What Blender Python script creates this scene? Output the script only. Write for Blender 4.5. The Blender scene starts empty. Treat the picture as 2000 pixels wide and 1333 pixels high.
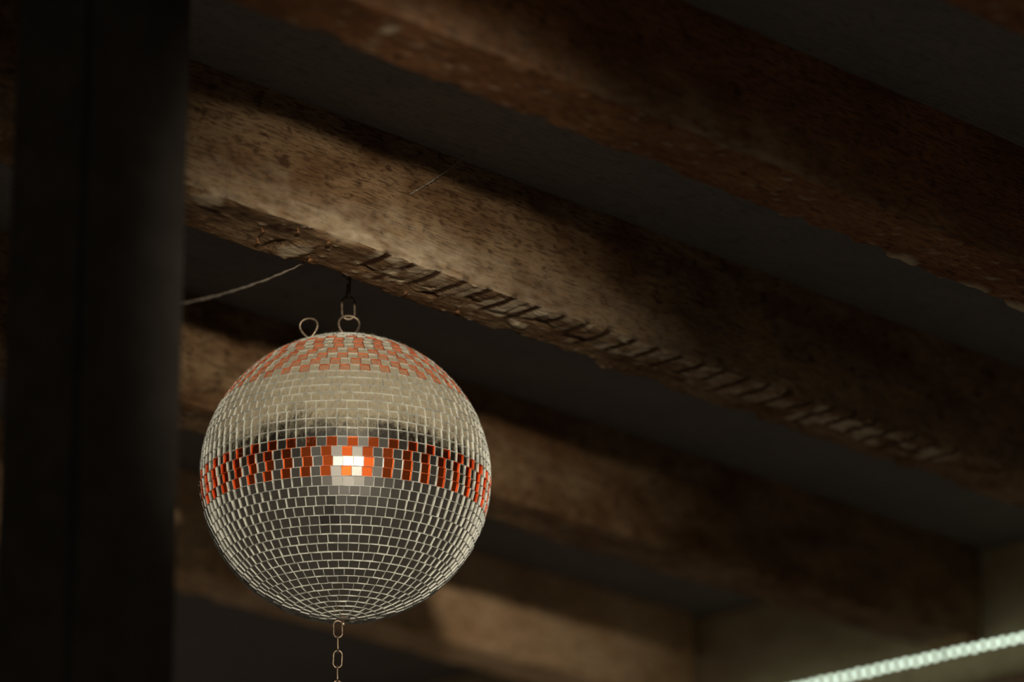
import bpy, math, random
import numpy as np
from mathutils import Vector, Matrix

# ------------------------------------------------------------------ camera, world, lamp, exposure
scene = bpy.context.scene
col = scene.collection
R = math.radians
random.seed(7)

PITCH = R(18.84)                 # camera looks up by this much
FPX = 8500.0                     # focal length in pixels of a 2000 px wide frame
cam_data = bpy.data.cameras.new('camera')
cam_data.sensor_fit = 'HORIZONTAL'
cam_data.sensor_width = 36.0
cam_data.lens = FPX / 2000.0 * 36.0
cam_data.clip_start = 0.05
cam_data.dof.use_dof = True
cam_data.dof.focus_distance = 4.36
cam_data.dof.aperture_fstop = 2.8
cam = bpy.data.objects.new('camera', cam_data)
col.objects.link(cam)
cam.location = (0, 0, 0)
cam.rotation_euler = (R(90) + PITCH, 0, 0)
scene.camera = cam

world = bpy.data.worlds.new('dim_room')
scene.world = world
world.use_nodes = True
bg = world.node_tree.nodes['Background']
bg.inputs['Color'].default_value = (1.0, 0.86, 0.70, 1)
bg.inputs['Strength'].default_value = 0.062

BALL = Vector((-0.1714, 4.276, 1.310))
BR = 0.150

lamp_data = bpy.data.lights.new('spot_lamp', 'SPOT')
lamp_data.energy = 205.0
lamp_data.color = (1.0, 0.91, 0.77)
lamp_data.shadow_soft_size = 0.032
lamp_data.spot_size = R(21)
lamp_data.spot_blend = 1.0
lamp = bpy.data.objects.new('spot_lamp', lamp_data)
col.objects.link(lamp)
lamp.location = (0.09, 1.80, 1.09)
aim = Vector((-0.20, 4.15, 1.27))
lamp.rotation_euler = (aim - lamp.location).to_track_quat('-Z', 'Y').to_euler()

vs = scene.view_settings
vs.view_transform = 'Standard'
vs.look = 'None'
vs.exposure = 0.0
vs.gamma = 1.0
vs.use_curve_mapping = False
scene.cycles.caustics_reflective = False
scene.cycles.caustics_refractive = False
scene.cycles.max_bounces = 5
scene.cycles.sample_clamp_indirect = 4.0

# joist grid: t runs along the joists, p across them (away from the camera)
TH = math.atan2(8981.0, 8636.0)
Tv = Vector((math.cos(TH), math.sin(TH), 0))
Pv = Vector((-math.sin(TH), math.cos(TH), 0))
ZJ = 1.476                       # underside of the joists
JH = 0.130
ZC = ZJ + JH                     # ceiling boards


def grid(t, p, z):
    v = Tv * t + Pv * p
    v.z = z
    return v


def ray_z(px, py, z):
    """point of the room at height z that lies in a direction of the picture"""
    x = (px - 1000.0) / FPX
    u = (666.5 - py) / FPX
    d = Vector((x, math.cos(PITCH) - u * math.sin(PITCH), math.sin(PITCH) + u * math.cos(PITCH)))
    return d * (z / d.z)


# ------------------------------------------------------------------ helpers
def tag(o, label=None, category=None, group=None, kind=None):
    if label:
        o['label'] = label
    if category:
        o['category'] = category
    if group:
        o['group'] = group
    if kind:
        o['kind'] = kind
    return o


def link(name, mesh, parent=None):
    o = bpy.data.objects.new(name, mesh)
    col.objects.link(o)
    if parent:
        o.parent = parent
    return o


def mesh_from(name, verts, faces, mats=(), midx=None, smooth=False):
    me = bpy.data.meshes.new(name)
    me.from_pydata([tuple(v) for v in verts], [], [tuple(f) for f in faces])
    for m in mats:
        me.materials.append(m)
    if midx is not None:
        me.polygons.foreach_set('material_index', midx)
    if smooth:
        me.polygons.foreach_set('use_smooth', [True] * len(me.polygons))
    me.update()
    return me


def tube_mesh(name, pts, rad, mat, closed=False, seg=10, rads=None):
    """round bar swept along a list of points"""
    pts = [Vector(p) for p in pts]
    n = len(pts)
    verts, faces = [], []
    up = None
    for i in range(n):
        a = pts[(i - 1) % n] if (closed or i > 0) else pts[i]
        b = pts[(i + 1) % n] if (closed or i < n - 1) else pts[i]
        tan = (b - a).normalized()
        if up is None:
            up = Vector((0, 0, 1)) if abs(tan.z) < 0.9 else Vector((1, 0, 0))
        side = tan.cross(up).normalized()
        up = side.cross(tan).normalized()
        r = rads[i] if rads else rad
        for k in range(seg):
            a_ = 2 * math.pi * k / seg
            verts.append(pts[i] + side * (r * math.cos(a_)) + up * (r * math.sin(a_)))
    last = n if closed else n - 1
    for i in range(last):
        j = (i + 1) % n
        for k in range(seg):
            l = (k + 1) % seg
            faces.append((i * seg + k, i * seg + l, j * seg + l, j * seg + k))
    if closed:
        # the frame may have turned on its way round: match the seam to the nearest start vertex
        base = (n - 1) * seg
        best = min(range(seg), key=lambda s: (verts[base] - verts[s]).length)
        if best:
            faces = faces[:-seg]
            for k in range(seg):
                l = (k + 1) % seg
                faces.append((base + k, base + l, (l + best) % seg, (k + best) % seg))
    else:
        faces.append(tuple(reversed(range(seg))))
        faces.append(tuple((n - 1) * seg + k for k in range(seg)))
    return mesh_from(name, verts, faces, [mat], smooth=True)


def lathe_mesh(name, prof, mat, seg=32):
    verts, faces = [], []
    for r, z in prof:
        for k in range(seg):
            a = 2 * math.pi * k / seg
            verts.append((r * math.cos(a), r * math.sin(a), z))
    for i in range(len(prof) - 1):
        for k in range(seg):
            l = (k + 1) % seg
            faces.append((i * seg + k, i * seg + l, (i + 1) * seg + l, (i + 1) * seg + k))
    return mesh_from(name, verts, faces, [mat], smooth=True)


# value noise on a lattice
_rng = np.random.RandomState(3)
_lat = _rng.rand(256, 256)


def vnoise(x, y):
    xi = np.floor(x).astype(int)
    yi = np.floor(y).astype(int)
    fx, fy = x - xi, y - yi
    fx = fx * fx * (3 - 2 * fx)
    fy = fy * fy * (3 - 2 * fy)
    a = _lat[xi & 255, yi & 255]
    b = _lat[(xi + 1) & 255, yi & 255]
    c = _lat[xi & 255, (yi + 1) & 255]
    d = _lat[(xi + 1) & 255, (yi + 1) & 255]
    return (a * (1 - fx) + b * fx) * (1 - fy) + (c * (1 - fx) + d * fx) * fy


def fbm(x, y, octv=4):
    s, amp, tot = 0.0, 1.0, 0.0
    for o in range(octv):
        s = s + amp * vnoise(x * 2 ** o + 17.3 * o, y * 2 ** o + 9.1 * o)
        tot += amp
        amp *= 0.5
    return s / tot - 0.5


def sstep(a, b, x):
    t = np.clip((x - a) / (b - a), 0, 1)
    return t * t * (3 - 2 * t)


# ------------------------------------------------------------------ materials
def new_mat(name):
    m = bpy.data.materials.new(name)
    m.use_nodes = True
    nt = m.node_tree
    for n in list(nt.nodes):
        nt.nodes.remove(n)
    out = nt.nodes.new('ShaderNodeOutputMaterial')
    return m, nt, out


class NB:
    """small node builder"""
    def __init__(self, nt):
        self.nt = nt

    def n(self, kind, **props):
        nd = self.nt.nodes.new(kind)
        for k, v in props.items():
            setattr(nd, k, v)
        return nd

    def set(self, sock, v):
        if hasattr(v, 'is_output') or isinstance(v, bpy.types.NodeSocket):
            self.nt.links.new(v, sock)
        elif isinstance(v, (tuple, list)) and sock.type == 'RGBA' and len(v) == 3:
            sock.default_value = (*v, 1)
        else:
            sock.default_value = v

    def math(self, op, a, b=0.0, clamp=False):
        nd = self.n('ShaderNodeMath', operation=op, use_clamp=clamp)
        self.set(nd.inputs[0], a)
        self.set(nd.inputs[1], b)
        return nd.outputs[0]

    def noise(self, vec, scale, detail=4.0, rough=0.55):
        nd = self.n('ShaderNodeTexNoise')
        self.set(nd.inputs['Vector'], vec)
        nd.inputs['Scale'].default_value = scale
        nd.inputs['Detail'].default_value = detail
        nd.inputs['Roughness'].default_value = rough
        return nd.outputs['Fac']

    def mapping(self, vec, scale, rot=(0, 0, 0), loc=(0, 0, 0)):
        nd = self.n('ShaderNodeMapping')
        self.set(nd.inputs['Vector'], vec)
        nd.inputs['Scale'].default_value = scale
        nd.inputs['Rotation'].default_value = rot
        nd.inputs['Location'].default_value = loc
        return nd.outputs[0]

    def ramp(self, fac, a, b):
        nd = self.n('ShaderNodeMapRange', interpolation_type='SMOOTHSTEP')
        self.set(nd.inputs['Value'], fac)
        nd.inputs['From Min'].default_value = a
        nd.inputs['From Max'].default_value = b
        return nd.outputs[0]

    def mix(self, fac, a, b, blend='MIX'):
        nd = self.n('ShaderNodeMix', data_type='RGBA', blend_type=blend)
        self.set(nd.inputs[0], fac)
        self.set(nd.inputs[6], a)
        self.set(nd.inputs[7], b)
        return nd.outputs[2]

    def mixs(self, fac, a, b):
        nd = self.n('ShaderNodeMixShader')
        self.set(nd.inputs[0], fac)
        self.nt.links.new(a, nd.inputs[1])
        self.nt.links.new(b, nd.inputs[2])
        return nd.outputs[0]

    def bump(self, h, strength, dist):
        nd = self.n('ShaderNodeBump')
        nd.inputs['Strength'].default_value = strength
        nd.inputs['Distance'].default_value = dist
        self.set(nd.inputs['Height'], h)
        return nd.outputs[0]


def wood_mat(name, light, mid, dark, seed=0.0, stained=False, spot=1.0):
    """rough sawn old timber, grain along the local x axis"""
    m, nt, out = new_mat(name)
    b = NB(nt)
    tc = b.n('ShaderNodeTexCoord').outputs['Object']
    g1 = b.noise(b.mapping(tc, (14, 190, 190), loc=(seed, seed, 0)), 1.0, 5.0, 0.65)       # grain
    g2 = b.noise(b.mapping(tc, (62, 430, 430), rot=(0, 0.12, 0), loc=(seed, 3, 0)), 1.0, 3.0, 0.6)
    pat = b.noise(b.mapping(tc, (9, 16, 16), loc=(seed, 1, seed)), 1.0, 4.0, 0.6)            # worn patches
    sp = b.noise(b.mapping(tc, (52, 70, 70), loc=(4, seed, 2)), 1.0, 3.0, 0.55)              # dark spots
    c = b.mix(b.ramp(pat, 0.34, 0.66), mid, light)
    c = b.mix(b.math('MULTIPLY', b.ramp(g1, 0.50, 0.72), 0.60), c, dark)
    c = b.mix(b.math('MULTIPLY', b.ramp(g2, 0.47, 0.64), 0.68), c, dark)
    c = b.mix(b.math('MULTIPLY', b.ramp(sp, 0.57, 0.70), 0.75 * spot), c, dark)
    if stained:
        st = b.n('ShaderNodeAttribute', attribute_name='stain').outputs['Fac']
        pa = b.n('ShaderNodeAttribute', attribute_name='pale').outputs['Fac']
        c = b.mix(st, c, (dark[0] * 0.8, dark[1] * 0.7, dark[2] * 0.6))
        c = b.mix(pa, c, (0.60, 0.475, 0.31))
    h = b.math('ADD', b.math('MULTIPLY', g1, 0.6), b.math('ADD', b.math('MULTIPLY', g2, 0.8), b.math('MULTIPLY', sp, 0.5)))
    p = b.n('ShaderNodeBsdfPrincipled')
    b.set(p.inputs['Base Color'], c)
    p.inputs['Roughness'].default_value = 0.9
    p.inputs['Specular IOR Level'].default_value = 0.15
    nt.links.new(b.bump(h, 0.65, 0.0025), p.inputs['Normal'])
    nt.links.new(p.outputs[0], out.inputs[0])
    return m


def plain_mat(name, color, rough=0.6, metal=0.0, nscale=60.0, vary=0.35, emit=None, bump=0.15, spec=0.5):
    m, nt, out = new_mat(name)
    b = NB(nt)
    tc = b.n('ShaderNodeTexCoord').outputs['Object']
    ns = b.noise(tc, nscale, 4.0, 0.6)
    dk = tuple(x * (1 - vary) for x in color)
    c = b.mix(b.ramp(ns, 0.35, 0.65), dk, color)
    p = b.n('ShaderNodeBsdfPrincipled')
    b.set(p.inputs['Base Color'], c)
    p.inputs['Roughness'].default_value = rough
    p.inputs['Metallic'].default_value = metal
    p.inputs['Specular IOR Level'].default_value = spec
    if emit:
        p.inputs['Emission Color'].default_value = (*emit[0], 1)
        p.inputs['Emission Strength'].default_value = emit[1]
    if bump:
        nt.links.new(b.bump(ns, bump, 0.002), p.inputs['Normal'])
    nt.links.new(p.outputs[0], out.inputs[0])
    return m


def tile_face_mat(name, tint, dust_col, root):
    """mirror glass: clear at the bottom of the ball, under a coat of settled dust on its upper half"""
    m, nt, out = new_mat(name)
    b = NB(nt)
    tcn = b.n('ShaderNodeTexCoord')
    tcn.object = root
    co = tcn.outputs['Object']
    sep = b.n('ShaderNodeSeparateXYZ')
    nt.links.new(co, sep.inputs[0])
    zz = b.math('DIVIDE', sep.outputs[2], BR)                         # -1 .. 1 from bottom to top
    big = b.noise(co, 26.0, 3.0, 0.55)
    scr = b.noise(b.mapping(co, (300, 300, 170), rot=(0.6, 0.5, 0)), 1.0, 4.0, 0.65)
    fine = b.noise(co, 420.0, 3.0, 0.6)
    h = b.math('ADD', zz, b.math('MULTIPLY', b.math('SUBTRACT', big, 0.5), 0.30))
    h = b.math('ADD', h, b.math('MULTIPLY', b.math('SUBTRACT', scr, 0.5), 0.32))
    dust = b.ramp(h, -0.02, 0.21)
    dust = b.math('MULTIPLY', dust, 0.985)
    film = b.math('ADD', b.math('MULTIPLY', b.ramp(fine, 0.64, 0.74), 0.12), 0.012)   # specks and a thin film everywhere
    cover = b.math('MAXIMUM', dust, film)
    g1 = b.n('ShaderNodeBsdfAnisotropic')
    g1.inputs['Roughness'].default_value = 0.10
    b.set(g1.inputs['Color'], tint)
    g2 = b.n('ShaderNodeBsdfAnisotropic')
    g2.inputs['Roughness'].default_value = 0.39
    b.set(g2.inputs['Color'], tint)
    nt.links.new(b.bump(fine, 0.05, 0.0004), g1.inputs['Normal'])
    mir = b.mixs(0.21, g1.outputs[0], g2.outputs[0])
    d = b.n('ShaderNodeBsdfDiffuse')
    dc = b.mix(b.ramp(scr, 0.3, 0.7), tuple(x * 0.78 for x in dust_col), dust_col)
    b.set(d.inputs['Color'], dc)
    d.inputs['Roughness'].default_value = 0.6
    nt.links.new(b.bump(b.math('ADD', fine, scr), 0.35, 0.0006), d.inputs['Normal'])
    nt.links.new(b.mixs(cover, mir, d.outputs[0]), out.inputs[0])
    return m


def tile_edge_mat(name, color, dust_col, root):
    """ground glass edge, frosted and pale"""
    m, nt, out = new_mat(name)
    b = NB(nt)
    tcn = b.n('ShaderNodeTexCoord')
    tcn.object = root
    co = tcn.outputs['Object']
    sep = b.n('ShaderNodeSeparateXYZ')
    nt.links.new(co, sep.inputs[0])
    zz = b.math('DIVIDE', sep.outputs[2], BR)
    ns = b.noise(co, 260.0, 3.0, 0.6)
    big = b.noise(co, 95.0, 1.0, 0.5)
    c = b.mix(b.math('MULTIPLY', b.ramp(zz, 0.05, 0.6), 0.55), color, dust_col)
    c = b.mix(b.math('MULTIPLY', b.ramp(ns, 0.45, 0.7), 0.35), c, tuple(x * 0.45 for x in color))
    c = b.mix(b.math('MULTIPLY', b.ramp(big, 0.42, 0.62), 0.55), c, tuple(x * 0.32 for x in color))
    p = b.n('ShaderNodeBsdfPrincipled')
    b.set(p.inputs['Base Color'], c)
    p.inputs['Roughness'].default_value = 0.42
    p.inputs['Specular IOR Level'].default_value = 0.6
    nt.links.new(p.outputs[0], out.inputs[0])
    return m


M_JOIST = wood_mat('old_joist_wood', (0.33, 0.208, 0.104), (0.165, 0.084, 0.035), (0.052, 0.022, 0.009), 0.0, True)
M_RED = wood_mat('red_brown_joist_wood', (0.31, 0.140, 0.055), (0.20, 0.083, 0.031), (0.065, 0.026, 0.011), 5.0, True)
M_PALE = wood_mat('pale_joist_wood', (0.78, 0.52, 0.29), (0.60, 0.36, 0.18), (0.13, 0.07, 0.035), 9.0, True, 0.7)
M_BOARD = wood_mat('lightened_board_wood', (0.62, 0.50, 0.32), (0.50, 0.38, 0.23), (0.26, 0.18, 0.10), 13.0)  # board colour lightened so the glow of the small lights shows
M_CEIL = wood_mat('ceiling_board_wood', (0.205, 0.182, 0.155), (0.18, 0.16, 0.137), (0.13, 0.115, 0.10), 21.0)
M_BLACK = plain_mat('added_post_black', (0.085, 0.073, 0.060), 1.0, 0.0, 25.0, 0.2, spec=0.02)
M_CHAIN = plain_mat('dull_steel', (0.34, 0.25, 0.17), 0.40, 0.85, 300.0, 0.45)
M_NAIL = plain_mat('rusty_iron', (0.36, 0.17, 0.07), 0.6, 0.4, 500.0, 0.5)
M_PLASTER = plain_mat('dried_plaster', (0.80, 0.70, 0.52), 0.95, 0.0, 120.0, 0.35, bump=0.5)
M_WEB = plain_mat('dusty_thread', (0.36, 0.29, 0.21), 1.0, 0.0, 200.0, 0.4)
M_CORE = plain_mat('ball_core_glue', (0.14, 0.11, 0.08), 0.9, 0.0, 200.0, 0.4)
M_LED = plain_mat('led_lens', (0.8, 0.85, 0.78), 0.4, 0.0, 50.0, 0.05, emit=((0.82, 1.0, 0.80), 4.0), bump=0)
M_WIRE = plain_mat('led_wire', (0.62, 0.62, 0.50), 0.6, 0.0, 50.0, 0.2)

# ------------------------------------------------------------------ setting
def box_mesh(name, x0, x1, y0, y1, z0, z1, mat, bev=0.004):
    import bmesh
    bm = bmesh.new()
    bmesh.ops.create_cube(bm, size=1.0)
    for v in bm.verts:
        v.co = ((x0 + x1) / 2 + v.co.x * (x1 - x0), (y0 + y1) / 2 + v.co.y * (y1 - y0), (z0 + z1) / 2 + v.co.z * (z1 - z0))
    if bev:
        bmesh.ops.bevel(bm, geom=list(bm.edges), offset=bev, segments=2, affect='EDGES')
    me = bpy.data.meshes.new(name)
    bm.to_mesh(me)
    bm.free()
    me.materials.append(mat)
    return me


def on_grid(o, t=0.0, p=0.0, z=0.0):
    o.location = grid(t, p, z)
    o.rotation_euler = (0, 0, TH)
    return o


ceiling = on_grid(link('ceiling', box_mesh('ceiling', -1.5, 9.5, -1.0, 9.0, 0.0, 0.04, M_CEIL, 0)), 0, 0, ZC)
tag(ceiling, 'dark board ceiling above the joists', kind='structure')

added_post = on_grid(link('added_dark_post', box_mesh('added_dark_post', 2.215, 2.335, 0.0, 0.10, -1.2, ZC, M_BLACK, 0.006)), 0, 2.63, 0)  # added post, stands in for the darkness where the lit joists stop
tag(added_post, 'added dark post at the left, standing in for the darkness beyond the lit joists', kind='structure')


def joist(name, p0, w, mat, t0=0.6, t1=4.43, du=0.005, seed=0, ns=34, nb=26, rough=1.0, laths=None, arris_lit=0.0, feats=()):
    """old sawn timber: a box section swept along x with worn arrises, chips and the marks of old laths below"""
    h = JH
    # section points: underside from back to front, front face upwards, then top and back
    def ease(n):
        u = np.linspace(0, 1, n + 1)[:-1]
        return 0.5 - 0.5 * np.cos(np.pi * u) * (0.55 + 0.45 * np.abs(np.cos(np.pi * u)))
    sec = []
    for u in ease(nb):
        sec.append((w * (1 - u), 0.0, 0, -1, u))
    for u in ease(ns):
        sec.append((0.0, h * u, -1, 0, u))
    sec.append((0.0, h, -0.7, 0.7, 0))
    sec.append((w, h, 0.7, 0.7, 0))
    for u in np.linspace(0, 1, 5)[1:-1]:
        sec.append((w, h * (1 - u), 1, 0, u))
    sec = np.array(sec)
    k = len(sec)
    # corner normals of the two lower edges
    sec[0, 2:4] = (0.7, -0.7)
    sec[nb, 2:4] = (-0.7, -0.7)
    n = int((t1 - t0) / du) + 1
    ts = np.linspace(t0, t1, n)
    S, K = np.meshgrid(ts, np.arange(k), indexing='ij')
    Y = sec[K, 0].copy()
    Z = sec[K, 1].copy()
    NY, NZ = sec[K, 2], sec[K, 3]
    per = np.concatenate([[0], np.cumsum(np.hypot(np.diff(sec[:, 0]), np.diff(sec[:, 1])))])[K]
    under = K < nb
    side = (K >= nb) & (K < nb + ns)
    q = sec[K, 4]
    d = fbm(S * 22 + seed, per * 40 + seed, 4) * 0.0036 * rough
    d += fbm(S * 90 + seed * 3, per * 260, 3) * 0.0011 * rough
    d += np.where(under, fbm(S * 120 + seed, per * 170 + 5, 3) * 0.0014 * rough, 0)
    # worn arrises: both lower corners are rounded off by a varying amount
    wear_f = 0.0012 + 0.0036 * sstep(0.00, 0.25, fbm(S * 14 + seed * 7, S * 0, 3))
    wear_b = 0.0010 + 0.0040 * sstep(0.03, 0.28, fbm(S * 19 + seed * 5 + 40, S * 0, 3))
    r = 0.016
    cu = np.where(under, np.clip(1 - (1 - q) * w / r, 0, 1), 0) * wear_f       # underside, towards the front arris
    cs = np.where(side, np.clip(1 - q * h / r, 0, 1), 0) * wear_f              # face, towards the front arris
    cb = np.where(under, np.clip(1 - q * w / r, 0, 1), 0) * wear_b             # underside, towards the back arris
    kf, kb = cu / np.maximum(wear_f, 1e-6), cb / np.maximum(wear_b, 1e-6)
    ks = cs / np.maximum(wear_f, 1e-6)
    Y = Y + cu + cs * ks - cb
    Z = Z + cu * kf + cs + cb * kb
    stain = np.zeros_like(d)
    pale = np.zeros_like(d)
    # crumbs of plaster left on the underside
    crumb = sstep(0.22, 0.34, fbm(S * 75 + seed * 11, per * 150 + 3, 3))
    d += np.where(under, crumb * 0.0013, 0)
    pale += np.where(under, crumb * 0.55, 0)
    # pale layer above the lower arris, with the lamp's brightness painted into it
    arris_light = np.where(side, (1 - sstep(0.00, 0.50, q + 0.40 * fbm(S * 26 + seed, per * 60, 4))), 0) * arris_lit * (1 + 1.6 * np.exp(-((S - 2.86) / 0.16) ** 2))
    pale += arris_light * (0.60 + 1.6 * fbm(S * 70 + seed, per * 190, 4))
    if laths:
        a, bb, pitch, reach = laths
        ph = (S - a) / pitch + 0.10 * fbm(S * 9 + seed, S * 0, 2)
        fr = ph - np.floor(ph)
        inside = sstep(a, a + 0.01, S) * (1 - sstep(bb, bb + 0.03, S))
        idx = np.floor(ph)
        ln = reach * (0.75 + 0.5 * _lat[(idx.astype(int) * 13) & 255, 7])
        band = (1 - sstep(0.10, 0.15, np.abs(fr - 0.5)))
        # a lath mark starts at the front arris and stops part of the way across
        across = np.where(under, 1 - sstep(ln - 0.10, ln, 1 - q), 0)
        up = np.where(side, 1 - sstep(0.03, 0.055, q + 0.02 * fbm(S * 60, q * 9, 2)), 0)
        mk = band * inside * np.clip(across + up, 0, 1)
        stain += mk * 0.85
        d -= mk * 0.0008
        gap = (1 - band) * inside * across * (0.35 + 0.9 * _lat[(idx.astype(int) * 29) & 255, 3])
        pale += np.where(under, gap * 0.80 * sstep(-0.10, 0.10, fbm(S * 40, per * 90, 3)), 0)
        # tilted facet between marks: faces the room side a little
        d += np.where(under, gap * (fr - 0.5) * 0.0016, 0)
    for (kind, fs, fq, ls, lq, amt) in feats:
        # local marks at t = fs; fq: share across the underside (0 back .. 1 front) or up the face (1 .. 2)
        qq = np.where(under, q, np.where(side, 1 + q, 9))
        e = ((S - fs) / ls) ** 2 + ((qq - fq) / lq) ** 2
        e = e + 2.2 * fbm(S * 55 + fs * 9, per * 90, 4)
        g = 1 - sstep(0.4, 1.2, e)
        if kind == 'pale':
            pale += g * amt
        elif kind == 'stain':
            stain += g * amt
        elif kind == 'dent':
            d -= g * amt
            stain += g * 0.6
        elif kind == 'lump':
            d += g * amt
    Y = Y + NY * d
    Z = Z + NZ * d
    verts = np.stack([S, Y, Z], -1).reshape(-1, 3)
    i = np.arange(n - 1)[:, None]
    j = np.arange(k)[None, :]
    j2 = (j + 1) % k
    quads = np.stack([i * k + j, (i + 1) * k + j, (i + 1) * k + j2, i * k + j2], -1).reshape(-1, 4)
    me = bpy.data.meshes.new(name)
    ends = [tuple(range(k)), tuple(reversed([(n - 1) * k + x for x in range(k)]))]
    me.from_pydata(verts.tolist(), [], quads.tolist() + ends)
    me.materials.append(mat)
    me.polygons.foreach_set('use_smooth', [True] * len(me.polygons))
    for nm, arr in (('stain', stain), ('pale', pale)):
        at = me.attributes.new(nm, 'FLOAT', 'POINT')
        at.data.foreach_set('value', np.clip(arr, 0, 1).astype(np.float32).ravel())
    me.update()
    o = link(name, me)
    on_grid(o, 0, p0, ZJ)
    return o


P1, P2, P3, P4 = 2.469, 2.904, 3.403, 3.905
feat2 = [
    ('pale', 2.615, 0.84, 0.022, 0.15, 0.6), ('lump', 2.615, 0.84, 0.026, 0.2, 0.0015),
    ('dent', 2.742, 0.36, 0.006, 0.30, 0.0030), ('pale', 2.768, 0.38, 0.018, 0.22, 0.75), ('lump', 2.768, 0.34, 0.022, 0.32, 0.0025),
    ('pale', 2.783, 1.00, 0.020, 0.09, 0.4), ('pale', 2.880, 0.62, 0.012, 0.14, 0.6),
    ('stain', 2.66, 0.80, 0.060, 0.22, 0.55), ('stain', 2.73, 0.80, 0.040, 0.20, 0.6), ('stain', 2.62, 0.45, 0.05, 0.2, 0.5),
    ('stain', 2.82, 0.75, 0.035, 0.22, 0.5), ('stain', 2.87, 0.85, 0.03, 0.1, 0.5),
    ('dent', 2.854, 0.50, 0.012, 0.05, 0.004), ('dent', 2.897, 0.48, 0.010, 0.05, 0.004),
    ('dent', 2.939, 0.55, 0.009, 0.045, 0.005), ('dent', 2.956, 0.36, 0.013, 0.06, 0.004), ('dent', 3.0, 0.58, 0.010, 0.07, 0.005),
    ('dent', 3.040, 0.47, 0.014, 0.09, 0.004), ('dent', 3.095, 0.60, 0.026, 0.05, 0.005),
    ('pale', 3.087, 0.36, 0.012, 0.10, 0.8), ('lump', 3.087, 0.36, 0.012, 0.10, 0.0025), ('dent', 3.155, 0.50, 0.020, 0.05, 0.005),
    ('stain', 2.70, 1.45, 0.007, 0.05, 0.8), ('stain', 2.80, 1.5, 0.006, 0.04, 0.7), ('stain', 2.76, 1.25, 0.01, 0.03, 0.6),
]
j1 = joist('ceiling_joist', P1, 0.080, M_RED, seed=31, du=0.006, arris_lit=0.2,  # arris highlight painted in as pale colour
           feats=[('pale', 2.440, 0.66, 0.005, 0.3, 0.7)] + [(k, t, 0.06, 0.020, 0.16, a) for t in (3.205, 3.318, 3.398) for k, a in (('lump', 0.004), ('pale', 0.8))])
tag(j1, 'red-brown wooden joist crossing the top of the picture', 'joist', 'parallel ceiling joists')
j2 = joist('ceiling_joist', P2, 0.084, M_JOIST, seed=5, du=0.0030, ns=44, nb=40, laths=(2.8267, 3.75, 0.0362, 0.62), arris_lit=0.32, feats=feat2)
tag(j2, 'weathered grey-brown joist with lath marks, directly above the mirror ball', 'joist', 'parallel ceiling joists')
j3 = joist('ceiling_joist', P3, 0.080, M_JOIST, seed=57, du=0.008)
tag(j3, 'mottled brown joist passing behind the mirror ball', 'joist', 'parallel ceiling joists')
j4 = joist('ceiling_joist', P4, 0.080, M_PALE, seed=83, du=0.008)
tag(j4, 'blurred pale joist at the bottom, farthest behind the mirror ball', 'joist', 'parallel ceiling joists')
j0 = joist('ceiling_joist', 2.03, 0.080, M_RED, seed=101, du=0.01)
tag(j0, 'unlit joist in the dark top right corner, nearest the viewer', 'joist', 'parallel ceiling joists')

trim = on_grid(link('cross_beam', box_mesh('cross_beam', 0.0, 0.06, -1.2, 1.6, -0.052, JH, M_BOARD, 0.004)), 4.44, P3, ZJ)
trim.data.transform(Matrix.Identity(4))
tag(trim, 'cross beam behind the row of small lights at lower right, lightened to show their glow', 'beam')

# nails and plaster bits in the underside of the sharp joist
for (t, q, L) in ((2.703, 0.59, 0.005), (2.721, 0.29, 0.005), (2.729, 0.88, 0.005), (2.791, 0.28, 0.007), (2.772, 0.84, 0.005), (2.93, 0.22, 0.004), (3.01, 0.2, 0.004)):
    me = lathe_mesh('nail', [(0.0001, -L), (0.0026, -L), (0.0028, -L + 0.001), (0.0012, -L + 0.0016), (0.0012, 0.004)], M_NAIL, 10)
    nl = link('nail', me, j2)
    nl.location = (t, 0.084 * (1 - q), 0.001)
    nl.rotation_euler = (random.uniform(-.5, .5), random.uniform(-.5, .5), 0)
    nl['label'] = 'bent rusty nail'

# ------------------------------------------------------------------ mirror ball
ball = bpy.data.objects.new('mirror_ball', None)
col.objects.link(ball)
ball.location = BALL
ball.empty_display_size = 0.05
tag(ball, 'dusty mirror ball with an orange checkered band, hung on a chain', 'mirror ball')

DUST = (0.40, 0.345, 0.235)
DUST_O = (0.45, 0.235, 0.130)
F_S = tile_face_mat('silver_mirror_tile', (0.47, 0.44, 0.39), DUST, ball)
F_O = tile_face_mat('orange_mirror_tile', (0.80, 0.145, 0.030), DUST_O, ball)
E_S = tile_edge_mat('silver_tile_edge', (0.86, 0.86, 0.74), DUST, ball)
E_O = tile_edge_mat('orange_tile_edge', (0.95, 0.16, 0.035), DUST_O, ball)

# core
import bmesh
bm = bmesh.new()
bmesh.ops.create_uvsphere(bm, u_segments=96, v_segments=48, radius=BR - 0.0046)
cme = bpy.data.meshes.new('core')
bm.to_mesh(cme)
bm.free()
cme.materials.append(M_CORE)
cme.polygons.foreach_set('use_smooth', [True] * len(cme.polygons))
core = link('core', cme, ball)
core['label'] = 'dark glue between the tiles'

STEP = 3.80
view_dir = (-BALL).normalized()
tiles = []            # (matrix, key, visible score)
tile_mesh_cache = {}
rng = random.Random(11)


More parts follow.
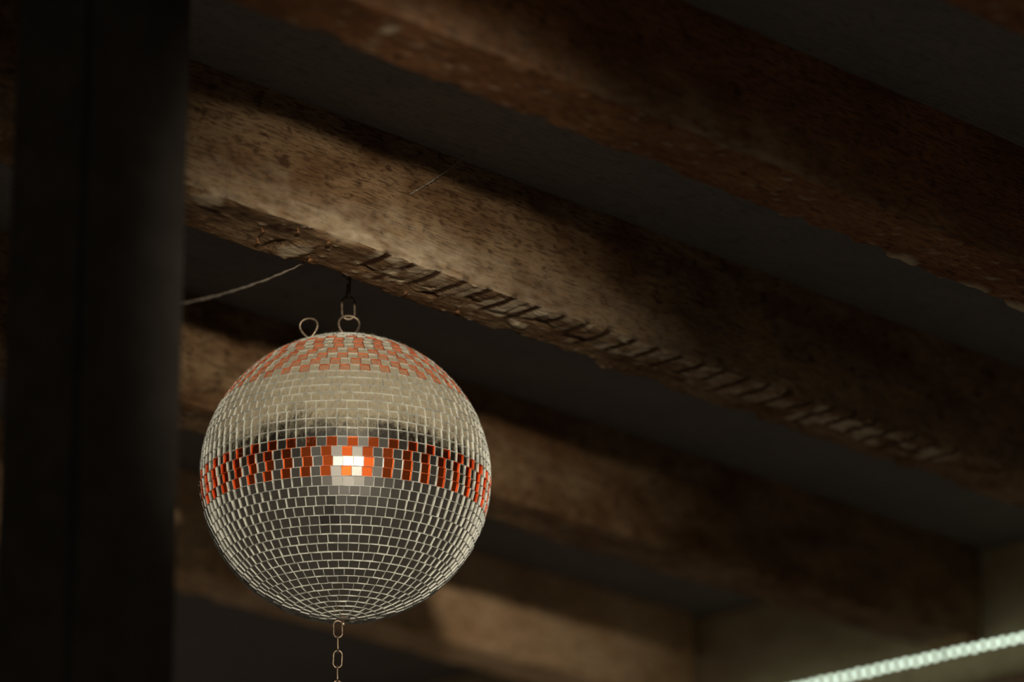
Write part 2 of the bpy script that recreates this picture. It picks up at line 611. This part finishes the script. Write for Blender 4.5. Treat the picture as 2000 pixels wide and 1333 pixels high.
def tile_geo(wb, wt, hh, thick=0.00115, rim=0.00022):
    """square of thick glass: the mirror lies at its back, the ground edges stand up around it"""
    def ring(i, z):
        return [(-wb / 2 + i, -hh + i, z), (wb / 2 - i, -hh + i, z), (wt / 2 - i, hh - i, z), (-wt / 2 + i, hh - i, z)]
    g = 0.00012
    v = ring(g, -0.0048) + ring(g, 0.0) + ring(g + rim, 0.0) + ring(g + rim + 0.00008, -thick)
    f = [(12, 13, 14, 15)]
    for lo, hi in ((0, 4), (4, 8), (8, 12)):
        f += [(lo + a, lo + (a + 1) % 4, hi + (a + 1) % 4, hi + a) for a in range(4)]
    return v, f


row_k = []
k = -23
while True:
    la = -0.8 + STEP * k
    lb = la + STEP
    if la > 84:
        break
    if la >= -88.5:
        row_k.append((k, la, lb))
    k += 1
for (k, la, lb) in row_k:
    lm = math.radians((la + lb) / 2)
    n = max(6, round(360 * math.cos(lm) / 3.98))
    orange_row = (-4 <= k <= -1) or (8 <= k <= 15)
    if orange_row and n % 2:
        n += 1
    phase = rng.random() * 2 * math.pi / n
    hh = BR * math.radians(STEP) / 2
    wb = 2 * math.pi * BR * math.cos(math.radians(la)) / n
    wt = 2 * math.pi * BR * math.cos(math.radians(lb)) / n
    thick = 0.0015 - 0.0010 * min(1.0, max(0.0, (-22 - la) / 38))       # the tiles get thinner below
    for i in range(n):
        a = phase + 2 * math.pi * i / n
        nrm = Vector((math.cos(lm) * math.cos(a), math.cos(lm) * math.sin(a), math.sin(lm)))
        east = Vector((-math.sin(a), math.cos(a), 0))
        north = nrm.cross(east)
        m = Matrix((east, north, nrm)).transposed().to_4x4()
        jit = Matrix.Rotation(rng.gauss(0, 0.018), 4, 'X') @ Matrix.Rotation(rng.gauss(0, 0.018), 4, 'Y') @ Matrix.Rotation(rng.gauss(0, 0.012), 4, 'Z')
        m = m @ jit
        m.translation = nrm * (BR - 0.0002 + rng.uniform(-0.0003, 0.0002))
        orange = orange_row and i % 2 == 0
        score = nrm.dot(view_dir) * (wb + wt)
        tiles.append((score, m, (k, orange), (wb, wt, hh, thick)))

tiles.sort(key=lambda x: -x[0])
for (score, m, key, dims) in tiles[:300]:
    if key not in tile_mesh_cache:
        v, f = tile_geo(*dims)
        fm, em = (F_O, E_O) if key[1] else (F_S, E_S)
        tile_mesh_cache[key] = mesh_from('tile', v, f, [fm, em], [0] + [1] * 12)
    o = link('tile', tile_mesh_cache[key], ball)
    o.matrix_basis = m
V, F, MI = [], [], []
for (score, m, key, dims) in tiles[300:]:
    v, f = tile_geo(*dims)
    b0 = len(V)
    V += [m @ Vector(x) for x in v]
    F += [tuple(b0 + q for q in ff) for ff in f]
    off = 2 if key[1] else 0
    MI += [off] + [off + 1] * 12
rest = link('tile_mosaic', mesh_from('tile_mosaic', V, F, [F_S, E_S, F_O, E_O], MI), ball)
tag(rest, 'mirror tiles turning away towards the rim', kind='stuff')

# fuzz of dust standing on the upper half
V, F = [], []
for i in range(5200):
    z = rng.uniform(0.02, 1.0)
    a = rng.uniform(0, 2 * math.pi)
    s = math.sqrt(1 - z * z)
    nrm = Vector((s * math.cos(a), s * math.sin(a), z))
    tanv = nrm.orthogonal().normalized()
    tanv = (Matrix.Rotation(rng.uniform(0, 6.28), 3, nrm) @ tanv)
    L = rng.uniform(0.0006, 0.0022) * (0.5 + z)
    p0 = nrm * (BR - 0.0003)
    p1 = p0 + (nrm + tanv * rng.uniform(-1.2, 1.2)) .normalized() * L
    wv = nrm.cross(tanv) * 0.00012
    b0 = len(V)
    V += [p0 - wv, p0 + wv, p0 + tanv * 0.0002, p1]
    F += [(b0, b0 + 1, b0 + 3), (b0 + 1, b0 + 2, b0 + 3), (b0 + 2, b0, b0 + 3)]
M_FUZZ = plain_mat('dust_fuzz', DUST, 1.0, 0.0, 300.0, 0.2, bump=0)
fz = link('dust_fuzz', mesh_from('dust_fuzz', V, F, [M_FUZZ]), ball)
tag(fz, 'grey-beige fuzz of settled dust', kind='stuff')

# top cap with its eyelets, bottom cap with bolt
capm = lathe_mesh('top_cap', [(0.0001, BR + 0.0035), (0.010, BR + 0.0030), (0.021, BR - 0.0002), (0.022, BR - 0.004), (0.0001, BR - 0.004)], M_CHAIN, 40)
link('top_cap', capm, ball)


def drop_loop(w, hgt, wire, opening=0.0):
    """pear-shaped wire eye standing on its point, in the local xz plane"""
    pts = []
    for i in range(41):
        a = 2 * math.pi * i / 40
        x = 0.64 * w * math.sin(a) * math.sin(a / 2) ** 0.9
        pts.append((x, opening * (i / 40 - 0.5), hgt * (1 - math.cos(a)) / 2))
    return pts


eye = link('hanging_eye', tube_mesh('hanging_eye', drop_loop(0.0185, 0.0215, 0.0014, 0.003), 0.0015, M_CHAIN), ball)
eye.location = (-0.0372, -0.0300, 0.1412)
eye.rotation_euler = (R(6), R(-4), R(-6))
eye['label'] = 'small bent wire eye standing on the top left'
eye2 = link('hanging_eye', tube_mesh('hanging_eye', drop_loop(0.0215, 0.0250, 0.0014, 0.003), 0.0014, M_CHAIN), ball)
eye2.location = (0.002, 0.0, BR + 0.0015)
eye2.rotation_euler = (0, 0, R(12))
eye2['label'] = 'wire eye that holds the chain'

botm = lathe_mesh('bottom_cap', [(0.0001, -BR + 0.004), (0.0068, -BR + 0.004), (0.0072, -BR + 0.0005), (0.006, -BR - 0.0010), (0.0001, -BR - 0.0014)], M_CORE, 32)
link('bottom_cap', botm, ball)
boltm = lathe_mesh('bottom_bolt', [(0.0001, -BR - 0.0085), (0.0018, -BR - 0.0082), (0.0031, -BR - 0.0068), (0.0035, -BR - 0.0050), (0.0031, -BR - 0.0032), (0.0019, -BR - 0.0020), (0.0019, -BR + 0.002)], M_CHAIN, 20)
link('bottom_bolt', boltm, ball)

# ------------------------------------------------------------------ chains
def link_path(length, width, wire):
    r = width / 2 - wire
    s = length / 2 - wire - r
    pts = []
    for i in range(13):
        a = math.pi * i / 12
        pts.append((r * math.cos(a), 0, s + r * math.sin(a)))
    for i in range(13):
        a = math.pi + math.pi * i / 12
        pts.append((r * math.cos(a), 0, -s + r * math.sin(a)))
    return pts


def chain(name, top, n, length, width, wire, yaw0, label, drift=(0, 0)):
    root = bpy.data.objects.new(name, None)
    col.objects.link(root)
    root.location = top
    root.empty_display_size = 0.02
    tag(root, label, 'chain')
    me = tube_mesh('chain_link', link_path(length, width, wire), wire, M_CHAIN, closed=True)
    pitch = length - 3.9 * wire
    rr = random.Random(4)
    for i in range(n):
        o = link('chain_link', me, root)
        o.location = (drift[0] * i, drift[1] * i, -length / 2 - pitch * i)
        o.rotation_euler = (rr.uniform(-.05, .05), rr.uniform(-.05, .05), yaw0 + (i % 2) * R(90) + rr.uniform(-.12, .12))
    return root


ch_top = BALL + Vector((0.001, 0, 0))
n_up, l_up, w_up, wi_up = 7, 0.0270, 0.0158, 0.0013
z_top = BALL.z + BR + 0.0265 - wi_up * 1.5 + (l_up - 3.9 * wi_up) * (n_up - 1) + l_up - 0.003
chain('hanging_chain', Vector((ch_top.x, ch_top.y, z_top)), n_up, l_up, w_up, wi_up, R(8), 'dark steel chain between the ball top and the ceiling')
chain('pull_chain', Vector((BALL.x - 0.0052, BALL.y - 0.002, BALL.z - BR - 0.0010)), 9, 0.0198, 0.0108, 0.00105, R(4), 'thin steel chain dangling below the mirror ball', (0.00005, 0))

# ------------------------------------------------------------------ cobweb threads
def thread(name, a, b, sag, rad, label):
    pts, rads = [], []
    rr = random.Random(9)
    for i in range(41):
        u = i / 40
        p = a.lerp(b, u)
        p.z -= sag * 4 * u * (1 - u)
        p += Vector((rr.uniform(-1, 1), rr.uniform(-1, 1), rr.uniform(-1, 1))) * 0.0004
        pts.append(p - a)
        rads.append(rad * rr.uniform(0.6, 1.25))
    o = link(name, tube_mesh(name, pts, rad, M_WEB, seg=8, rads=rads))
    o.location = a
    tag(o, label, 'cobweb')
    return o


edge_pt = grid(2.802, P2 + 0.080, ZJ + 0.0005)
added_post_pt = grid(2.320, 2.728, 1.243)
thread('cobweb_thread', edge_pt, added_post_pt, 0.012, 0.0011, 'dusty cobweb thread sagging from the grey-brown joist to the added dark post')
thread('cobweb_thread', ray_z(778, 390, 1.540), ray_z(906, 306, ZC - 0.001), 0.004, 0.0008, 'dusty cobweb thread stretched across the face of the grey-brown joist')

# ------------------------------------------------------------------ string of small lights
led_root = bpy.data.objects.new('light_string', None)
col.objects.link(led_root)
on_grid(led_root, 4.405, 3.85, 1.4615)
led_root.empty_display_size = 0.02
tag(led_root, 'row of glowing small white lights along the cross beam, lower right', 'string lights')
N_LED, SP = 44, 0.0162
wire = link('wire', tube_mesh('wire', [(0, 0.03 - i * 0.02, 0.0028) for i in range(40)], 0.0012, M_WIRE, seg=8), led_root)
bm = bmesh.new()
bmesh.ops.create_uvsphere(bm, u_segments=14, v_segments=8, radius=0.0034)
for v in bm.verts:
    if v.co.z > 0:
        v.co.z *= 0.8
lme = bpy.data.meshes.new('led')
bm.to_mesh(lme)
bm.free()
lme.materials.append(M_LED)
lme.polygons.foreach_set('use_smooth', [True] * len(lme.polygons))
rr = random.Random(2)
for i in range(N_LED):
    o = link('led', lme, led_root)
    o.location = (rr.uniform(-.0006, .0006), -SP * i, rr.uniform(-.0007, .0007))
for yy in (-0.12, -0.404, -0.65):
    o = link('clip', tube_mesh('clip', [(0.036, yy, 0.004), (0.012, yy, 0.006), (0, yy, 0.0055), (-0.003, yy, 0.002), (-0.003, yy, -0.010), (0.0, yy, -0.014)], 0.0014, M_WIRE), led_root)

# ------------------------------------------------------------------ lamp above the view, its housing and barn doors added to shade the left
lamp_root = bpy.data.objects.new('added_stage_lamp', None)
col.objects.link(lamp_root)
lamp_root.location = lamp.location
lamp_root.rotation_euler = lamp.rotation_euler
lamp_root.empty_display_size = 0.05
tag(lamp_root, 'added black stage lamp above the view, one barn door closed to shade the left', 'stage lamp')
M_CAN = plain_mat('black_enamel', (0.020, 0.019, 0.018), 0.55, 0.0, 80.0, 0.3)
link('housing', lathe_mesh('housing', [(0.0001, 0.16), (0.045, 0.155), (0.066, 0.12), (0.070, 0.03), (0.076, -0.015), (0.073, -0.015), (0.066, 0.03), (0.060, 0.11), (0.0001, 0.14)], M_CAN, 40), lamp_root)


def leaf(name, a, b, half_a, half_b, side):
    """added barn door: a thin tapered plate from the hinge a to the tip b (across, forward)"""
    th = 0.0012
    v = []
    for (x, z), hw in ((a, half_a), (b, half_b)):
        for y in (-hw, hw):
            for dx in (-th, th):
                v.append((x + dx, y, -z) if side == 'x' else (y, x + dx, -z))
    f = [(0, 1, 3, 2), (4, 6, 7, 5), (0, 4, 5, 1), (2, 3, 7, 6), (0, 2, 6, 4), (1, 5, 7, 3)]
    return link(name, mesh_from(name, v, f, [M_CAN]), lamp_root)


leaf('added_barn_door', (-0.078, 0.015), (-0.0215, 0.35), 0.075, 0.13, 'x')  # added leaf, closed inward to keep the lamp off the post
leaf('added_barn_door', (0.078, 0.015), (0.150, 0.16), 0.075, 0.10, 'x')
leaf('added_barn_door', (0.078, 0.015), (0.150, 0.16), 0.075, 0.10, 'y')
leaf('added_barn_door', (-0.078, 0.015), (-0.150, 0.16), 0.075, 0.10, 'y')
yoke = [(0.080 * math.cos(a), 0.0 + 0.13 * math.sin(a), 0.06) for a in [math.pi * i / 16 for i in range(17)]]
link('yoke', tube_mesh('yoke', yoke, 0.005, M_CAN), lamp_root)
top = lamp.rotation_euler.to_matrix() @ Vector((0, 0.13, 0.06)) + lamp.location
inv = lamp.rotation_euler.to_matrix().transposed()
stem = [inv @ (Vector((top.x, top.y, z)) - lamp.location) for z in (top.z - 0.004, (top.z + ZC) / 2, ZC)]
link('stem', tube_mesh('stem', stem, 0.008, M_CAN), lamp_root)
